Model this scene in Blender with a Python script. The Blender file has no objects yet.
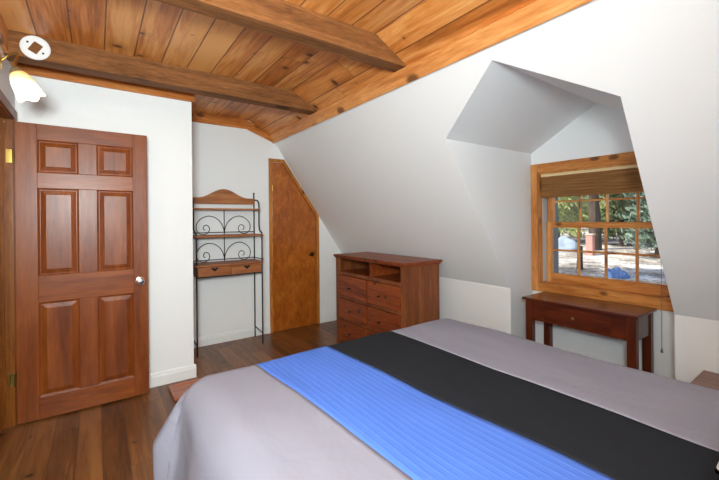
import bpy, bmesh, math, random
from mathutils import Vector, Matrix, noise
random.seed(7)
PI = math.pi
S = bpy.context.scene
COL = S.collection

# ------------------------------------------------------------------ camera
YAW, ROLL, FPX, CYPX = 35.684, -0.552, 366.48, 220.27
cam = bpy.data.cameras.new('camera')
cam.sensor_fit = 'HORIZONTAL'; cam.sensor_width = 36.0
cam.lens = FPX / 719.0 * 36.0
cam.shift_y = -(240.0 - CYPX) / 719.0
cam.clip_start = 0.02; cam.clip_end = 400
camo = bpy.data.objects.new('camera', cam); COL.objects.link(camo)
ya, ro = math.radians(YAW), math.radians(ROLL)
fw = Vector((math.sin(ya), math.cos(ya), 0)); rt = Vector((math.cos(ya), -math.sin(ya), 0)); up = Vector((0, 0, 1))
r2 = rt * math.cos(ro) + up * math.sin(ro); u2 = r2.cross(fw)
m = Matrix((r2, u2, -fw)).transposed().to_4x4(); m.translation = (0, 0, 1.35)
camo.matrix_world = m
S.camera = camo

# ------------------------------------------------------------------ world, sun, lights, exposure
W = bpy.data.worlds.new('world'); S.world = W; W.use_nodes = True
wn = W.node_tree; bg = wn.nodes['Background']
sky = wn.nodes.new('ShaderNodeTexSky'); sky.sky_type = 'NISHITA'
sky.sun_disc = False; sky.sun_elevation = math.radians(48); sky.sun_rotation = math.radians(300)
sky.air_density = 1.0; sky.dust_density = 2.0
wn.links.new(sky.outputs[0], bg.inputs[0]); bg.inputs[1].default_value = 0.22

def light(name, kind, loc, energy, color=(1, 1, 1), target=None, size=None, size_y=None, spread=None):
    l = bpy.data.lights.new(name, kind); l.energy = energy; l.color = color
    o = bpy.data.objects.new(name, l); COL.objects.link(o); o.location = loc
    if kind == 'AREA':
        l.shape = 'RECTANGLE'; l.size = size; l.size_y = size_y or size
        if spread: l.spread = spread
    elif kind == 'SUN': l.angle = size
    else: l.shadow_soft_size = size or .1
    if target is not None:
        o.rotation_euler = (Vector(target) - Vector(loc)).to_track_quat('-Z', 'Y').to_euler()
    return o
light('sun', 'SUN', (-20, 12, 30), 5.6, (1, .94, .84), (0, 0, 0), math.radians(.6))
light('flash', 'AREA', (-.22, -.22, 1.66), 80, (.865, .98, 1), (.25, 3.0, 1.95), .45, .35, math.radians(157))
light('bounce', 'AREA', (.15, .05, 2.42), 5, (.87, .975, 1), (1.0, 1.8, 0), .6, .5)
vs = S.view_settings
S.display_settings.display_device = 'sRGB'
vs.view_transform = 'Standard'; vs.look = 'None'; vs.gamma = 1.0; vs.use_curve_mapping = False
vs.exposure = 0.0

# ------------------------------------------------------------------ materials
def srgb(r, g, b):
    f = lambda c: (c / 255 / 12.92) if c / 255 <= .04045 else ((c / 255 + .055) / 1.055) ** 2.4
    return (f(r), f(g), f(b), 1)
class NT:
    def __init__(s, name):
        s.m = bpy.data.materials.new(name); s.m.use_nodes = True; s.t = s.m.node_tree
        s.b = s.t.nodes['Principled BSDF']
    def n(s, kind, **kw):
        nd = s.t.nodes.new('ShaderNode' + kind)
        ins = kw.pop('ins', {})
        for k, v in kw.items(): setattr(nd, k, v)
        for k, v in ins.items(): s.set(nd.inputs[k], v)
        return nd
    def set(s, sock, v):
        if isinstance(v, bpy.types.NodeSocket): s.t.links.new(v, sock)
        else: sock.default_value = v
    def math(s, op, a, b=0.0, c=None):
        nd = s.n('Math', operation=op); s.set(nd.inputs[0], a); s.set(nd.inputs[1], b)
        if c is not None: s.set(nd.inputs[2], c)
        return nd.outputs[0]
    def mix(s, fac, a, b, blend='MIX'):
        nd = s.n('Mix', data_type='RGBA', blend_type=blend)
        s.set(nd.inputs[0], fac); s.set(nd.inputs[6], a); s.set(nd.inputs[7], b)
        return nd.outputs[2]
    def ramp(s, fac, stops):
        nd = s.n('ValToRGB'); e = nd.color_ramp.elements
        while len(e) > 1: e.remove(e[0])
        e[0].position, e[0].color = stops[0]
        for p, c in stops[1:]:
            x = e.new(p); x.color = c
        s.set(nd.inputs[0], fac); return nd.outputs[0]
    def out(s, **kw):
        for k, v in kw.items(): s.set(s.b.inputs[k.replace('_', ' ')], v)
        return s.m
    def bump(s, h, strength=.3, dist=.01):
        nd = s.n('Bump', ins={'Height': h, 'Strength': strength, 'Distance': dist})
        s.set(s.b.inputs['Normal'], nd.outputs[0])

def plain(name, col, rough=.5, metal=0.0, spec=None):
    t = NT(name); t.out(Base_Color=col, Roughness=rough, Metallic=metal)
    if spec is not None: t.b.inputs['Specular IOR Level'].default_value = spec
    return t.m

def wall_paint(name, col):
    t = NT(name)
    tc = t.n('TexCoord')
    n1 = t.n('TexNoise', ins={'Vector': tc.outputs['Object'], 'Scale': 90.0, 'Detail': 3.0})
    n2 = t.n('TexNoise', ins={'Vector': tc.outputs['Object'], 'Scale': 1.3, 'Detail': 2.0})
    c = t.mix(t.math('MULTIPLY', n2.outputs[0], .25), col, tuple(x * .95 for x in col[:3]) + (1,))
    t.bump(n1.outputs[0], .06, .004)
    return t.out(Base_Color=c, Roughness=.62)

def wood(name, light_c, mid_c, dark_c, along='Z', scale=1.0, rough=.4, knots=0.0, coat=0.0, figure=.5, bumpy=.08):
    """stained timber, grain along one object axis"""
    t = NT(name)
    tc = t.n('TexCoord'); oi = t.n('ObjectInfo')
    off = t.n('CombineXYZ')
    for i, k in enumerate((3.7, 5.3, 2.9)): t.set(off.inputs[i], t.math('MULTIPLY', oi.outputs['Random'], k))
    ad = t.n('VectorMath', operation='ADD'); t.set(ad.inputs[0], tc.outputs['Object']); t.set(ad.inputs[1], off.outputs[0])
    st = {'X': (1.4, 14, 14), 'Y': (14, 1.4, 14), 'Z': (14, 14, 1.4)}[along]
    mp = t.n('Mapping', ins={'Vector': ad.outputs[0], 'Scale': tuple(x * scale for x in st)})
    n1 = t.n('TexNoise', ins={'Vector': mp.outputs[0], 'Scale': 1.0, 'Detail': 5.0, 'Roughness': .6, 'Distortion': .6})
    mp2 = t.n('Mapping', ins={'Vector': ad.outputs[0], 'Scale': tuple(x * scale * 7 for x in st)})
    n2 = t.n('TexNoise', ins={'Vector': mp2.outputs[0], 'Scale': 1.0, 'Detail': 3.0})
    f = t.math('ADD', t.math('MULTIPLY', n1.outputs[0], 1.0), t.math('MULTIPLY', t.math('SUBTRACT', n2.outputs[0], .5), figure))
    c = t.ramp(f, [(.28, dark_c), (.5, mid_c), (.72, light_c)])
    if knots > 0:
        ks = {'X': (4, 7, 7), 'Y': (7, 4, 7), 'Z': (7, 7, 4)}[along]
        mk = t.n('Mapping', ins={'Vector': ad.outputs[0], 'Scale': tuple(x * knots for x in ks)})
        vo = t.n('TexVoronoi', ins={'Vector': mk.outputs[0], 'Scale': 1.0})
        kf = t.ramp(vo.outputs['Distance'], [(.11, (1, 1, 1, 1)), (.2, (0, 0, 0, 1))])
        c = t.mix(t.math('MULTIPLY', kf, .85), c, tuple(x * .22 for x in dark_c[:3]) + (1,))
    t.bump(n2.outputs[0], bumpy, .004)
    t.out(Base_Color=c, Roughness=rough); t.b.inputs['Specular IOR Level'].default_value = .3
    if coat: t.b.inputs['Coat Weight'].default_value = coat; t.b.inputs['Coat Roughness'].default_value = .25
    return t.m

def planks(name, width, offset, length, cols, seam_col, rough, knots=.0, groove=.012, coat=0.0, grain=1.0, vary=.75):
    """boards running along Y, split at X = offset + k*width"""
    t = NT(name)
    tc = t.n('TexCoord'); sp = t.n('SeparateXYZ', ins={0: tc.outputs['Object']})
    u = t.math('DIVIDE', t.math('SUBTRACT', sp.outputs[0], offset), width)
    idx = t.math('FLOOR', u); fr = t.math('FRACT', u)
    w1 = t.n('TexWhiteNoise', noise_dimensions='1D', ins={'W': idx})
    v = t.math('ADD', t.math('DIVIDE', sp.outputs[1], length), t.math('MULTIPLY', w1.outputs[0], 7.3))
    vi = t.math('FLOOR', v); vf = t.math('FRACT', v)
    cv = t.n('CombineXYZ', ins={0: idx, 1: vi})
    w2 = t.n('TexWhiteNoise', noise_dimensions='2D', ins={'Vector': cv.outputs[0]})
    pc = t.n('CombineXYZ', ins={0: t.math('ADD', sp.outputs[0], t.math('MULTIPLY', w2.outputs[0], 31.0)), 1: t.math('ADD', sp.outputs[1], t.math('MULTIPLY', w2.outputs[0], 17.0)), 2: sp.outputs[2]})
    mp = t.n('Mapping', ins={'Vector': pc.outputs[0], 'Scale': (13 * grain, 1.1 * grain, 3)})
    n1 = t.n('TexNoise', ins={'Vector': mp.outputs[0], 'Scale': 1.0, 'Detail': 5.0, 'Roughness': .6, 'Distortion': 1.2})
    mp2 = t.n('Mapping', ins={'Vector': pc.outputs[0], 'Scale': (110, 5, 3)})
    n2 = t.n('TexNoise', ins={'Vector': mp2.outputs[0], 'Scale': 1.0, 'Detail': 3.0})
    f = t.math('ADD', t.math('MULTIPLY', n1.outputs[0], .8), t.math('MULTIPLY', t.math('SUBTRACT', n2.outputs[0], .5), .25))
    f = t.math('ADD', f, t.math('MULTIPLY', t.math('SUBTRACT', w2.outputs[0], .5), vary * .45))
    c = t.ramp(f, [(.18, cols[0]), (.38, cols[1]), (.55, cols[2])])
    if knots:
        mk = t.n('Mapping', ins={'Vector': pc.outputs[0], 'Scale': (knots * 1.5, knots * 1.9, 1)})
        vo = t.n('TexVoronoi', voronoi_dimensions='2D', ins={'Vector': mk.outputs[0], 'Scale': 1.0})
        sh = t.n('SeparateColor', ins={0: vo.outputs['Color']})
        d = t.math('DIVIDE', vo.outputs['Distance'], t.math('MAXIMUM', .02, t.math('SUBTRACT', t.math('MULTIPLY', sh.outputs[0], 2.2), 1.0)))
        kf = t.ramp(d, [(.045, (1, 1, 1, 1)), (.11, (0, 0, 0, 1))])
        kr = t.ramp(d, [(.05, (1, 1, 1, 1)), (.35, (0, 0, 0, 1))])
        c = t.mix(t.math('MULTIPLY', kr, .35), c, cols[0])
        c = t.mix(t.math('MULTIPLY', kf, .9), c, tuple(x * .18 for x in cols[0][:3]) + (1,))
    e = t.math('MINIMUM', fr, t.math('SUBTRACT', 1.0, fr))
    seam = t.math('LESS_THAN', e, groove / width)
    e2 = t.math('MINIMUM', vf, t.math('SUBTRACT', 1.0, vf))
    seam = t.math('MAXIMUM', seam, t.math('LESS_THAN', e2, groove * .6 / length))
    c = t.mix(t.math('MULTIPLY', seam, .8), c, seam_col)
    h = t.math('ADD', t.math('MULTIPLY', n2.outputs[0], .05), t.math('SUBTRACT', 1.0, seam))
    t.bump(h, .35, .004)
    t.out(Base_Color=c, Roughness=rough)
    if coat: t.b.inputs['Coat Weight'].default_value = coat; t.b.inputs['Coat Roughness'].default_value = .2
    return t.m

def fabric(name, col, rib_scale=0.0, rib=.0, wr=.3, rib_axis='X', fine=260):
    t = NT(name)
    tc = t.n('TexCoord')
    mp = t.n('Mapping', ins={'Vector': tc.outputs['Object'], 'Scale': (2.2, 1.3, 2.0)})
    n1 = t.n('TexNoise', ins={'Vector': mp.outputs[0], 'Scale': 2.2, 'Detail': 3.0, 'Distortion': 1.0})
    n2 = t.n('TexNoise', ins={'Vector': tc.outputs['Object'], 'Scale': float(fine), 'Detail': 1.0})
    h = t.math('ADD', t.math('MULTIPLY', n1.outputs[0], wr * 2.2), t.math('MULTIPLY', n2.outputs[0], .03))
    c = col
    if rib:
        sc = (1, .06, 1) if rib_axis == 'X' else (.12, 1, 1)
        m2 = t.n('Mapping', ins={'Vector': tc.outputs['Object'], 'Scale': sc})
        wv = t.n('TexWave', wave_type='BANDS', bands_direction=rib_axis, wave_profile='SIN', ins={'Vector': m2.outputs[0], 'Scale': rib_scale, 'Distortion': 1.6, 'Detail': 2.0, 'Detail Scale': 1.2, 'Detail Roughness': .6})
        rr = t.ramp(wv.outputs['Fac'], [(.55, (0, 0, 0, 1)), (.95, (1, 1, 1, 1))])
        h = t.math('ADD', h, t.math('MULTIPLY', rr, rib))
        c = t.mix(t.math('MULTIPLY', rr, min(1, rib * 1.5)), col, tuple(min(1, x * 1.35 + .02) for x in col[:3]) + (1,))
    t.bump(h, .5, .02)
    t.out(Base_Color=c, Roughness=.95); t.b.inputs['Specular IOR Level'].default_value = .15
    t.b.inputs['Sheen Weight'].default_value = .0
    return t.m

M = {}
M['wall'] = wall_paint('white_wall_paint', (.865, .865, .85, 1))
M['wall_d'] = wall_paint('white_dormer_paint', (.865, .87, .87, 1))
M['base'] = plain('white_trim_paint', (.82, .82, .80, 1), .35)
M['ceil'] = planks('pine_ceiling_boards', .1735, .0535, 9.7, (srgb(150, 78, 26), srgb(206, 126, 56), srgb(232, 166, 96)), srgb(96, 46, 14), .45, knots=1.9, groove=.0042, coat=.1)
M['floor'] = planks('brown_floor_boards', .125, .02, 1.25, (srgb(84, 48, 20), srgb(120, 74, 34), srgb(146, 96, 50)), srgb(54, 30, 14), .36, knots=3.2, groove=.0012, grain=1.2, vary=.6)
M['beam'] = wood('rough_beam_timber', srgb(146, 95, 52), srgb(124, 77, 38), srgb(94, 55, 24), 'X', 1.6, .75, knots=.55, figure=.7, bumpy=.5)
M['trimY'] = wood('orange_pine_trim_long', srgb(236, 172, 106), srgb(214, 140, 74), srgb(180, 104, 46), 'Y', .8, .4, knots=.7, coat=.05)
M['trimX'] = wood('orange_pine_trim_cross', srgb(206, 134, 70), srgb(184, 108, 46), srgb(146, 78, 28), 'X', .8, .4, knots=.8, coat=.1)
M['jambZ'] = wood('honey_pine_jamb', srgb(206, 140, 64), srgb(182, 112, 42), srgb(140, 78, 26), 'Z', .9, .38, knots=.9, coat=.1)
M['jambD'] = wood('honey_pine_door_jamb', srgb(172, 108, 44), srgb(148, 86, 30), srgb(112, 60, 18), 'Z', .9, .4)
M['winZ'] = wood('window_pine_upright', srgb(226, 164, 96), srgb(204, 136, 72), srgb(172, 104, 48), 'Z', 1, .4, knots=.8, coat=.1)
M['winY'] = wood('window_pine_cross', srgb(220, 154, 84), srgb(196, 126, 60), srgb(164, 96, 40), 'Y', 1, .4, knots=1.15, coat=.1)
M['doorZ'] = wood('red_brown_door_upright', srgb(144, 76, 28), srgb(124, 60, 18), srgb(98, 43, 10), 'Z', .9, .38, coat=.08, figure=.35, bumpy=.04)
M['doorX'] = wood('red_brown_door_cross', srgb(150, 82, 30), srgb(130, 64, 20), srgb(102, 45, 11), 'X', .9, .38, coat=.08, figure=.35, bumpy=.04)
M['dres'] = wood('dresser_wood', srgb(158, 80, 36), srgb(132, 60, 24), srgb(96, 40, 14), 'Y', 1.1, .4, knots=1.7, coat=.08, bumpy=.05)
M['dresZ'] = wood('dresser_wood_upright', srgb(146, 86, 46), srgb(122, 66, 34), srgb(98, 50, 24), 'Z', 1.0, .45, knots=0, coat=.05, bumpy=.05)
M['tab'] = wood('table_wood', srgb(106, 44, 18), srgb(86, 32, 11), srgb(62, 21, 7), 'Y', 1.0, .22, coat=.5, figure=.3, bumpy=.02)
M['tabZ'] = wood('table_wood_upright', srgb(106, 46, 18), srgb(86, 33, 11), srgb(64, 23, 8), 'Z', 1.0, .3, coat=.3, figure=.3, bumpy=.02)
M['rackw'] = wood('rack_wood', srgb(182, 122, 76), srgb(158, 96, 54), srgb(126, 70, 36), 'X', 1.2, .5, figure=.5)
M['iron'] = plain('black_iron', (.022, .021, .022, 1), .45, .6)
M['dark'] = plain('dark_bronze', (.03, .024, .02, 1), .35, .8)
M['brass'] = plain('brass', srgb(205, 170, 90), .3, 1.0)
M['chrome'] = plain('satin_nickel', (.75, .72, .66, 1), .14, 1.0)
M['plastic'] = plain('white_plastic', (.82, .82, .82, 1), .4)
M['redboard'] = wood('red_board', srgb(190, 118, 86), srgb(170, 98, 68), srgb(138, 74, 48), 'X', 1.0, .35, coat=.2)
M['night'] = wood('nightstand_wood', srgb(140, 96, 78), srgb(118, 76, 60), srgb(92, 56, 42), 'Y', 1.0, .35, coat=.2)
M['grey'] = fabric('lavender_grey_cotton', srgb(152, 151, 165), 0, 0, .35)
M['greyr'] = fabric('lavender_grey_textured_cotton', srgb(152, 152, 166), 26, .035, .25, 'Y')
M['blue'] = fabric('bright_blue_pintucked_cotton', srgb(88, 128, 222), 10.5, .08, .3, 'X')
M['black'] = fabric('charcoal_cotton', srgb(38, 41, 47), 0, 0, .15)
M['sheet'] = plain('white_sheet', (.8, .8, .8, 1), .8)
M['slate'] = plain('slate_blue_window_cladding', srgb(74, 84, 98), .5)
M['track'] = plain('white_vinyl_track', (.75, .75, .72, 1), .4)

# birch plywood with swirling figure
t = NT('figured_birch_plywood')
tc = t.n('TexCoord')
mp = t.n('Mapping', ins={'Vector': tc.outputs['Object'], 'Scale': (6.5, 5, 2.6)})
n1 = t.n('TexNoise', ins={'Vector': mp.outputs[0], 'Scale': 2.6, 'Detail': 7.0, 'Roughness': .7, 'Distortion': 1.0})
n3 = t.n('TexNoise', ins={'Vector': tc.outputs['Object'], 'Scale': 1.2, 'Detail': 1.0})
f = t.math('ADD', n1.outputs[0], t.math('MULTIPLY', t.math('SUBTRACT', n3.outputs[0], .5), .3))
c = t.ramp(f, [(.30, srgb(132, 64, 12)), (.5, srgb(162, 86, 22)), (.70, srgb(190, 112, 38))])
t.out(Base_Color=c, Roughness=.32); t.b.inputs['Coat Weight'].default_value = .25
M['ply'] = t.m

# bamboo blind
t = NT('brown_bamboo_slats')
tc = t.n('TexCoord')
mp = t.n('Mapping', ins={'Vector': tc.outputs['Object'], 'Scale': (3, 3, 160)})
n1 = t.n('TexNoise', ins={'Vector': mp.outputs[0], 'Scale': 1.0, 'Detail': 2.0})
c = t.ramp(n1.outputs[0], [(.3, srgb(116, 74, 32)), (.55, srgb(158, 108, 56)), (.75, srgb(186, 136, 80))])
t.out(Base_Color=c, Roughness=.6)
M['blind'] = t.m

# clear glass
def glass(name, gl=.05, tint=(1, 1, 1, 1)):
    t = NT(name); t.t.nodes.remove(t.b)
    tr = t.n('BsdfTransparent', ins={'Color': tint}); g = t.n('BsdfGlossy', ins={'Roughness': .02})
    mx = t.n('MixShader', ins={0: gl}); t.set(mx.inputs[1], tr.outputs[0]); t.set(mx.inputs[2], g.outputs[0])
    t.t.links.new(mx.outputs[0], t.t.nodes['Material Output'].inputs[0])
    return t.m
M['glass'] = glass('window_glass', .04, (.97, .985, .98, 1))

# lit two-tone lamp glass: amber at the collar, frosted white below
t = NT('lit_frosted_lamp_glass')
tc = t.n('TexCoord'); sp = t.n('SeparateXYZ', ins={0: tc.outputs['Generated']})
c = t.ramp(sp.outputs[2], [(.55, srgb(255, 246, 226)), (.68, srgb(255, 226, 170)), (.9, srgb(238, 190, 120))])
st = t.ramp(sp.outputs[2], [(.5, (1, 1, 1, 1)), (.72, (.42, .42, .42, 1)), (.95, (.28, .28, .28, 1))])
t.out(Base_Color=c, Roughness=.4, Emission_Color=c, Emission_Strength=t.math('MULTIPLY', st, 1.9))
M['shade'] = t.m

# ------------------------------------------------------------------ mesh building
class MB:
    def __init__(s): s.bm = bmesh.new()
    def _bev(s, vs, b, seg):
        ed = set()
        for v in vs: ed.update(v.link_edges)
        bmesh.ops.bevel(s.bm, geom=list(ed), offset=b, segments=seg, affect='EDGES', profile=.5, clamp_overlap=True)
    def box(s, x0, x1, y0, y1, z0, z1, b=0.0, seg=2):
        x0, x1 = sorted((x0, x1)); y0, y1 = sorted((y0, y1)); z0, z1 = sorted((z0, z1))
        v = [s.bm.verts.new(p) for p in ((x0, y0, z0), (x1, y0, z0), (x1, y1, z0), (x0, y1, z0), (x0, y0, z1), (x1, y0, z1), (x1, y1, z1), (x0, y1, z1))]
        for f in ((0, 3, 2, 1), (4, 5, 6, 7), (0, 1, 5, 4), (1, 2, 6, 5), (2, 3, 7, 6), (3, 0, 4, 7)): s.bm.faces.new([v[i] for i in f])
        if b: s._bev(v, b, seg)
        return s
    def face(s, pts):
        s.bm.faces.new([s.bm.verts.new(p) for p in pts]); return s
    def prism(s, poly, d, b=0.0):
        """polygon of 3-D points extruded by vector d"""
        d = Vector(d); a = [s.bm.verts.new(p) for p in poly]; c = [s.bm.verts.new(Vector(p) + d) for p in poly]
        n = len(poly)
        f1 = s.bm.faces.new(a[::-1]); f2 = s.bm.faces.new(c)
        for i in range(n): s.bm.faces.new((a[i], a[(i + 1) % n], c[(i + 1) % n], c[i]))
        if b: s._bev(a + c, b, 2)
        return s
    def tube(s, pts, r, seg=8, cap=True):
        pts = [Vector(p) for p in pts]; n = len(pts); rings = []
        rs = r if isinstance(r, (list, tuple)) else [r] * n
        nrm = None
        for i, p in enumerate(pts):
            tg = (pts[min(i + 1, n - 1)] - pts[max(i - 1, 0)]).normalized()
            if nrm is None:
                nrm = tg.orthogonal().normalized()
            else:
                nrm = (nrm - tg * nrm.dot(tg))
                nrm = nrm.normalized() if nrm.length > 1e-6 else tg.orthogonal().normalized()
            bn = tg.cross(nrm)
            rings.append([s.bm.verts.new(p + (nrm * math.cos(2 * PI * k / seg) + bn * math.sin(2 * PI * k / seg)) * rs[i]) for k in range(seg)])
        for i in range(n - 1):
            for k in range(seg):
                s.bm.faces.new((rings[i][k], rings[i][(k + 1) % seg], rings[i + 1][(k + 1) % seg], rings[i + 1][k]))
        if cap: s.bm.faces.new(rings[0][::-1]); s.bm.faces.new(rings[-1])
        return s
    def lathe(s, prof, origin, axis=(0, 0, 1), seg=24, cap=False):
        """prof: list of (radius, height) along axis"""
        ax = Vector(axis).normalized(); e1 = ax.orthogonal().normalized(); e2 = ax.cross(e1); o = Vector(origin); rings = []
        for r, h in prof:
            r = max(r, 1e-4)
            rings.append([s.bm.verts.new(o + ax * h + (e1 * math.cos(2 * PI * k / seg) + e2 * math.sin(2 * PI * k / seg)) * r) for k in range(seg)])
        for i in range(len(rings) - 1):
            for k in range(seg): s.bm.faces.new((rings[i][k], rings[i][(k + 1) % seg], rings[i + 1][(k + 1) % seg], rings[i + 1][k]))
        if cap: s.bm.faces.new(rings[0][::-1]); s.bm.faces.new(rings[-1])
        return s
    def build(s, name, mat, parent=None, loc=None, smooth=False):
        base = Vector(loc) if loc is not None else Vector((0, 0, 0))
        o = parent
        while o is not None: base = base + o.location; o = o.parent
        bmesh.ops.recalc_face_normals(s.bm, faces=s.bm.faces)
        for v in s.bm.verts: v.co -= base
        me = bpy.data.meshes.new(name); s.bm.to_mesh(me); s.bm.free()
        me.materials.append(mat)
        if smooth:
            for p in me.polygons: p.use_smooth = True
            try: me.set_sharp_from_angle(angle=math.radians(40))
            except Exception: pass
        ob = bpy.data.objects.new(name, me); COL.objects.link(ob)
        if loc is not None: ob.location = loc
        if parent is not None: ob.parent = parent
        return ob
def box(name, mat, x0, x1, y0, y1, z0, z1, parent=None, b=0.0, loc=None):
    return MB().box(x0, x1, y0, y1, z0, z1, b).build(name, mat, parent, loc)
def thing(name, label, cat, loc, group=None):
    o = bpy.data.objects.new(name, None); COL.objects.link(o); o.location = loc; o.empty_display_size = .1
    return tag(o, label, cat, group)
def tag(o, label, cat, group=None):
    o['label'] = label; o['category'] = cat
    if group: o['group'] = group
    return o
def struct(o, label=None):
    o['kind'] = 'structure'
    if label: o['label'] = label
    return o
def catmull(pts, n=8):
    P = [Vector(p) for p in pts]; P = [P[0] * 2 - P[1]] + P + [P[-1] * 2 - P[-2]]; out = []
    for i in range(1, len(P) - 2):
        for k in range(n):
            u = k / n; a, b, c, d = P[i - 1:i + 3]
            out.append(.5 * ((2 * b) + (c - a) * u + (2 * a - 5 * b + 4 * c - d) * u * u + (3 * b - a - 3 * c + d) * u ** 3))
    out.append(P[-2]); return out

# ------------------------------------------------------------------ room shell
XL, XB, YB, YF, YN = -.45, .681, 3.44, 4.24, -.36      # left wall, closet corner, closet wall, far wall, near wall
ZC, XK, ZK, KN = 2.532, 2.826, .765, 1.475             # ceiling, knee wall, knee height, slope
def sx(z): return 1.778 + (2.309 - z) / KN             # the slope wall's X at height z
ZT = 2.39; XT = sx(ZT); XCR = 1.455
DY0, DY1, DYM, ZE, ZR, XW = .69, 1.767, 1.238, 1.929, 2.247, 3.17   # dormer

struct(MB().box(-1.7, 3.3, YN - .1, YF + .1, -.06, 0).build('floor', M['floor']))
mb = MB()
mb.face([(XL - .02, YN, ZC), (XCR, YN, ZC), (XCR, YF, ZC), (XL - .02, YF, ZC)])
mb.face([(XCR, YN, ZC), (XT + .01, YN, ZT - .004), (XT + .01, YF, ZT - .004), (XCR, YF, ZC)])
struct(mb.build('ceiling', M['ceil']))
# left wall with the doorway
D0, D1, DZ = 2.545, 3.335, 2.045
mb = MB()
mb.box(XL - .12, XL, YN, D0, 0, ZC); mb.box(XL - .12, XL, D1 + .0, YB, 0, ZC); mb.box(XL - .12, XL, D0, D1, DZ, ZC)
struct(mb.build('wall_left', M['wall']))
# hall beyond the doorway
mb = MB(); mb.box(-1.75, -1.7, YN, YF, 0, ZC); mb.box(-1.7, XL - .12, YN - .05, YN, 0, ZC); mb.box(-1.7, XL - .1, YF, YF + .05, 0, ZC)
mb.box(-1.75, XL - .12, YN, YF, ZC, ZC + .03)
struct(mb.build('wall_hall', M['wall']))
mb = MB(); mb.box(XL - .12, XB, YB, YB + .1, 0, ZC); mb.box(XB - .1, XB, YB + .1, YF, 0, ZC)
struct(mb.build('wall_closet', M['wall']))
mb = MB()
mb.prism([(XB - .1, YF, 0), (XK + .02, YF, 0), (XK + .02, YF, ZK - .03), (XT, YF, ZT), (XCR, YF, ZC + .01), (XB - .1, YF, ZC + .01)], (0, .08, 0))
struct(mb.build('wall_far', M['wall']))
mb = MB(); mb.box(XL - .12, 3.3, YN - .08, YN, 0, ZC + .05)
struct(mb.build('wall_near', M['wall']))
# slope wall with the dormer cut out of it, and the knee wall below
mb = MB()
P = lambda y, z: (sx(z), y, z)
mb.face([P(DY1, ZK), P(YF, ZK), P(YF, ZT), P(DY1, ZT), P(DY1, ZE)])
mb.face([P(YN, ZK), P(DY0, ZK), P(DY0, ZE), P(DY0, ZT), P(YN, ZT)])
mb.face([P(DY0, ZE), P(DYM, ZR), P(DYM, ZT), P(DY0, ZT)])
mb.face([P(DYM, ZR), P(DY1, ZE), P(DY1, ZT), P(DYM, ZT)])
bmesh.ops.remove_doubles(mb.bm, verts=mb.bm.verts, dist=1e-5)
struct(mb.build('wall_slope', M['wall']))
mb = MB(); mb.box(XK, XK + .06, DY1 + .0502, YF, 0, ZK); mb.box(XK, XK + .06, YN, DY0 - .0502, 0, ZK)
struct(mb.build('wall_right', M['wall']))
# dormer cheeks, roof and window wall
for nm, y, s in (('wall_dormer_left', DY1, 1), ('wall_dormer_right', DY0, -1)):
    mb = MB(); mb.prism([(XK, y, 0), (XK, y, ZK), (sx(ZE), y, ZE), (XW + .1, y, ZE), (XW + .1, y, 0)], (0, .05 * s, 0))
    struct(mb.build(nm, M['wall_d']))
mb = MB()
mb.face([(sx(ZE), DY1, ZE), (sx(ZR), DYM, ZR), (XW + .1, DYM, ZR), (XW + .1, DY1, ZE)])
mb.face([(sx(ZE), DY0, ZE), (sx(ZR), DYM, ZR), (XW + .1, DYM, ZR), (XW + .1, DY0, ZE)])
struct(mb.build('ceiling_dormer', M['wall_d']))
WY0, WY1, WZ0, WZ1 = .735, 1.704, .79, 1.748            # window opening
mb = MB(); T = .1
mb.box(XW, XW + T, DY0, WY0, 0, ZE); mb.box(XW, XW + T, WY1, DY1, 0, ZE)
mb.box(XW, XW + T, WY0, WY1, 0, WZ0); mb.box(XW, XW + T, WY0, WY1, WZ1, ZE)
mb.prism([(XW, DY0, ZE), (XW, DY1, ZE), (XW, DYM, ZR)], (T, 0, 0))
struct(mb.build('wall_window', M['wall_d']))

# beams
for (y0, y1) in ((1.822, 1.94), (3.052, 3.185)):
    zb = 2.383; xe = XCR + (ZC - zb) / ((ZC - ZT) / (XT - XCR))
    mb = MB(); mb.prism([(XL, y0, ZC + .002), (XCR, y0, ZC + .002), (xe, y0, zb), (XL, y0, zb)], (0, y1 - y0, 0), .004)
    near = y0 < 2.5
    struct(mb.build('beam', M['beam'], loc=(XL, y0, zb)), 'nearer rough brown ceiling beam' if near else 'farther rough brown ceiling beam, with a white ring bracket on it')
# trims
sn = Vector((-1, 0, -1 / KN)).normalized()
a0, a1 = Vector((sx(2.309), 0, 2.309)), Vector((sx(2.402), 0, 2.402))
q = [a0, a0 + sn * .026, a1 + sn * .026 + Vector((.006, 0, -.008)), a1 + Vector((0.01, 0, 0))]
mb = MB(); mb.prism([(p.x, YN, p.z) for p in q], (0, YF - YN, 0))
struct(mb.build('trim_1', M['trimY']))
mb = MB(); y = YF - .022
mb.prism([(XB - .01, y, 2.425), (1.43, y, 2.425), (1.77, y, 2.300), (1.77, y, 2.40), (1.70, y, 2.405), (1.43, y, 2.528), (XB - .01, y, 2.528)], (0, .024, 0))
struct(mb.build('trim_2', M['trimX']))
struct(MB().box(XL, XB + .022, YB - .022, YB + .01, 2.392, 2.531).build('trim_3', M['trimX']))
struct(MB().box(XL - .01, XL + .022, YN, YB - .02, 2.392, 2.531, .002).build('trim_4', M['trimY']))
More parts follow.
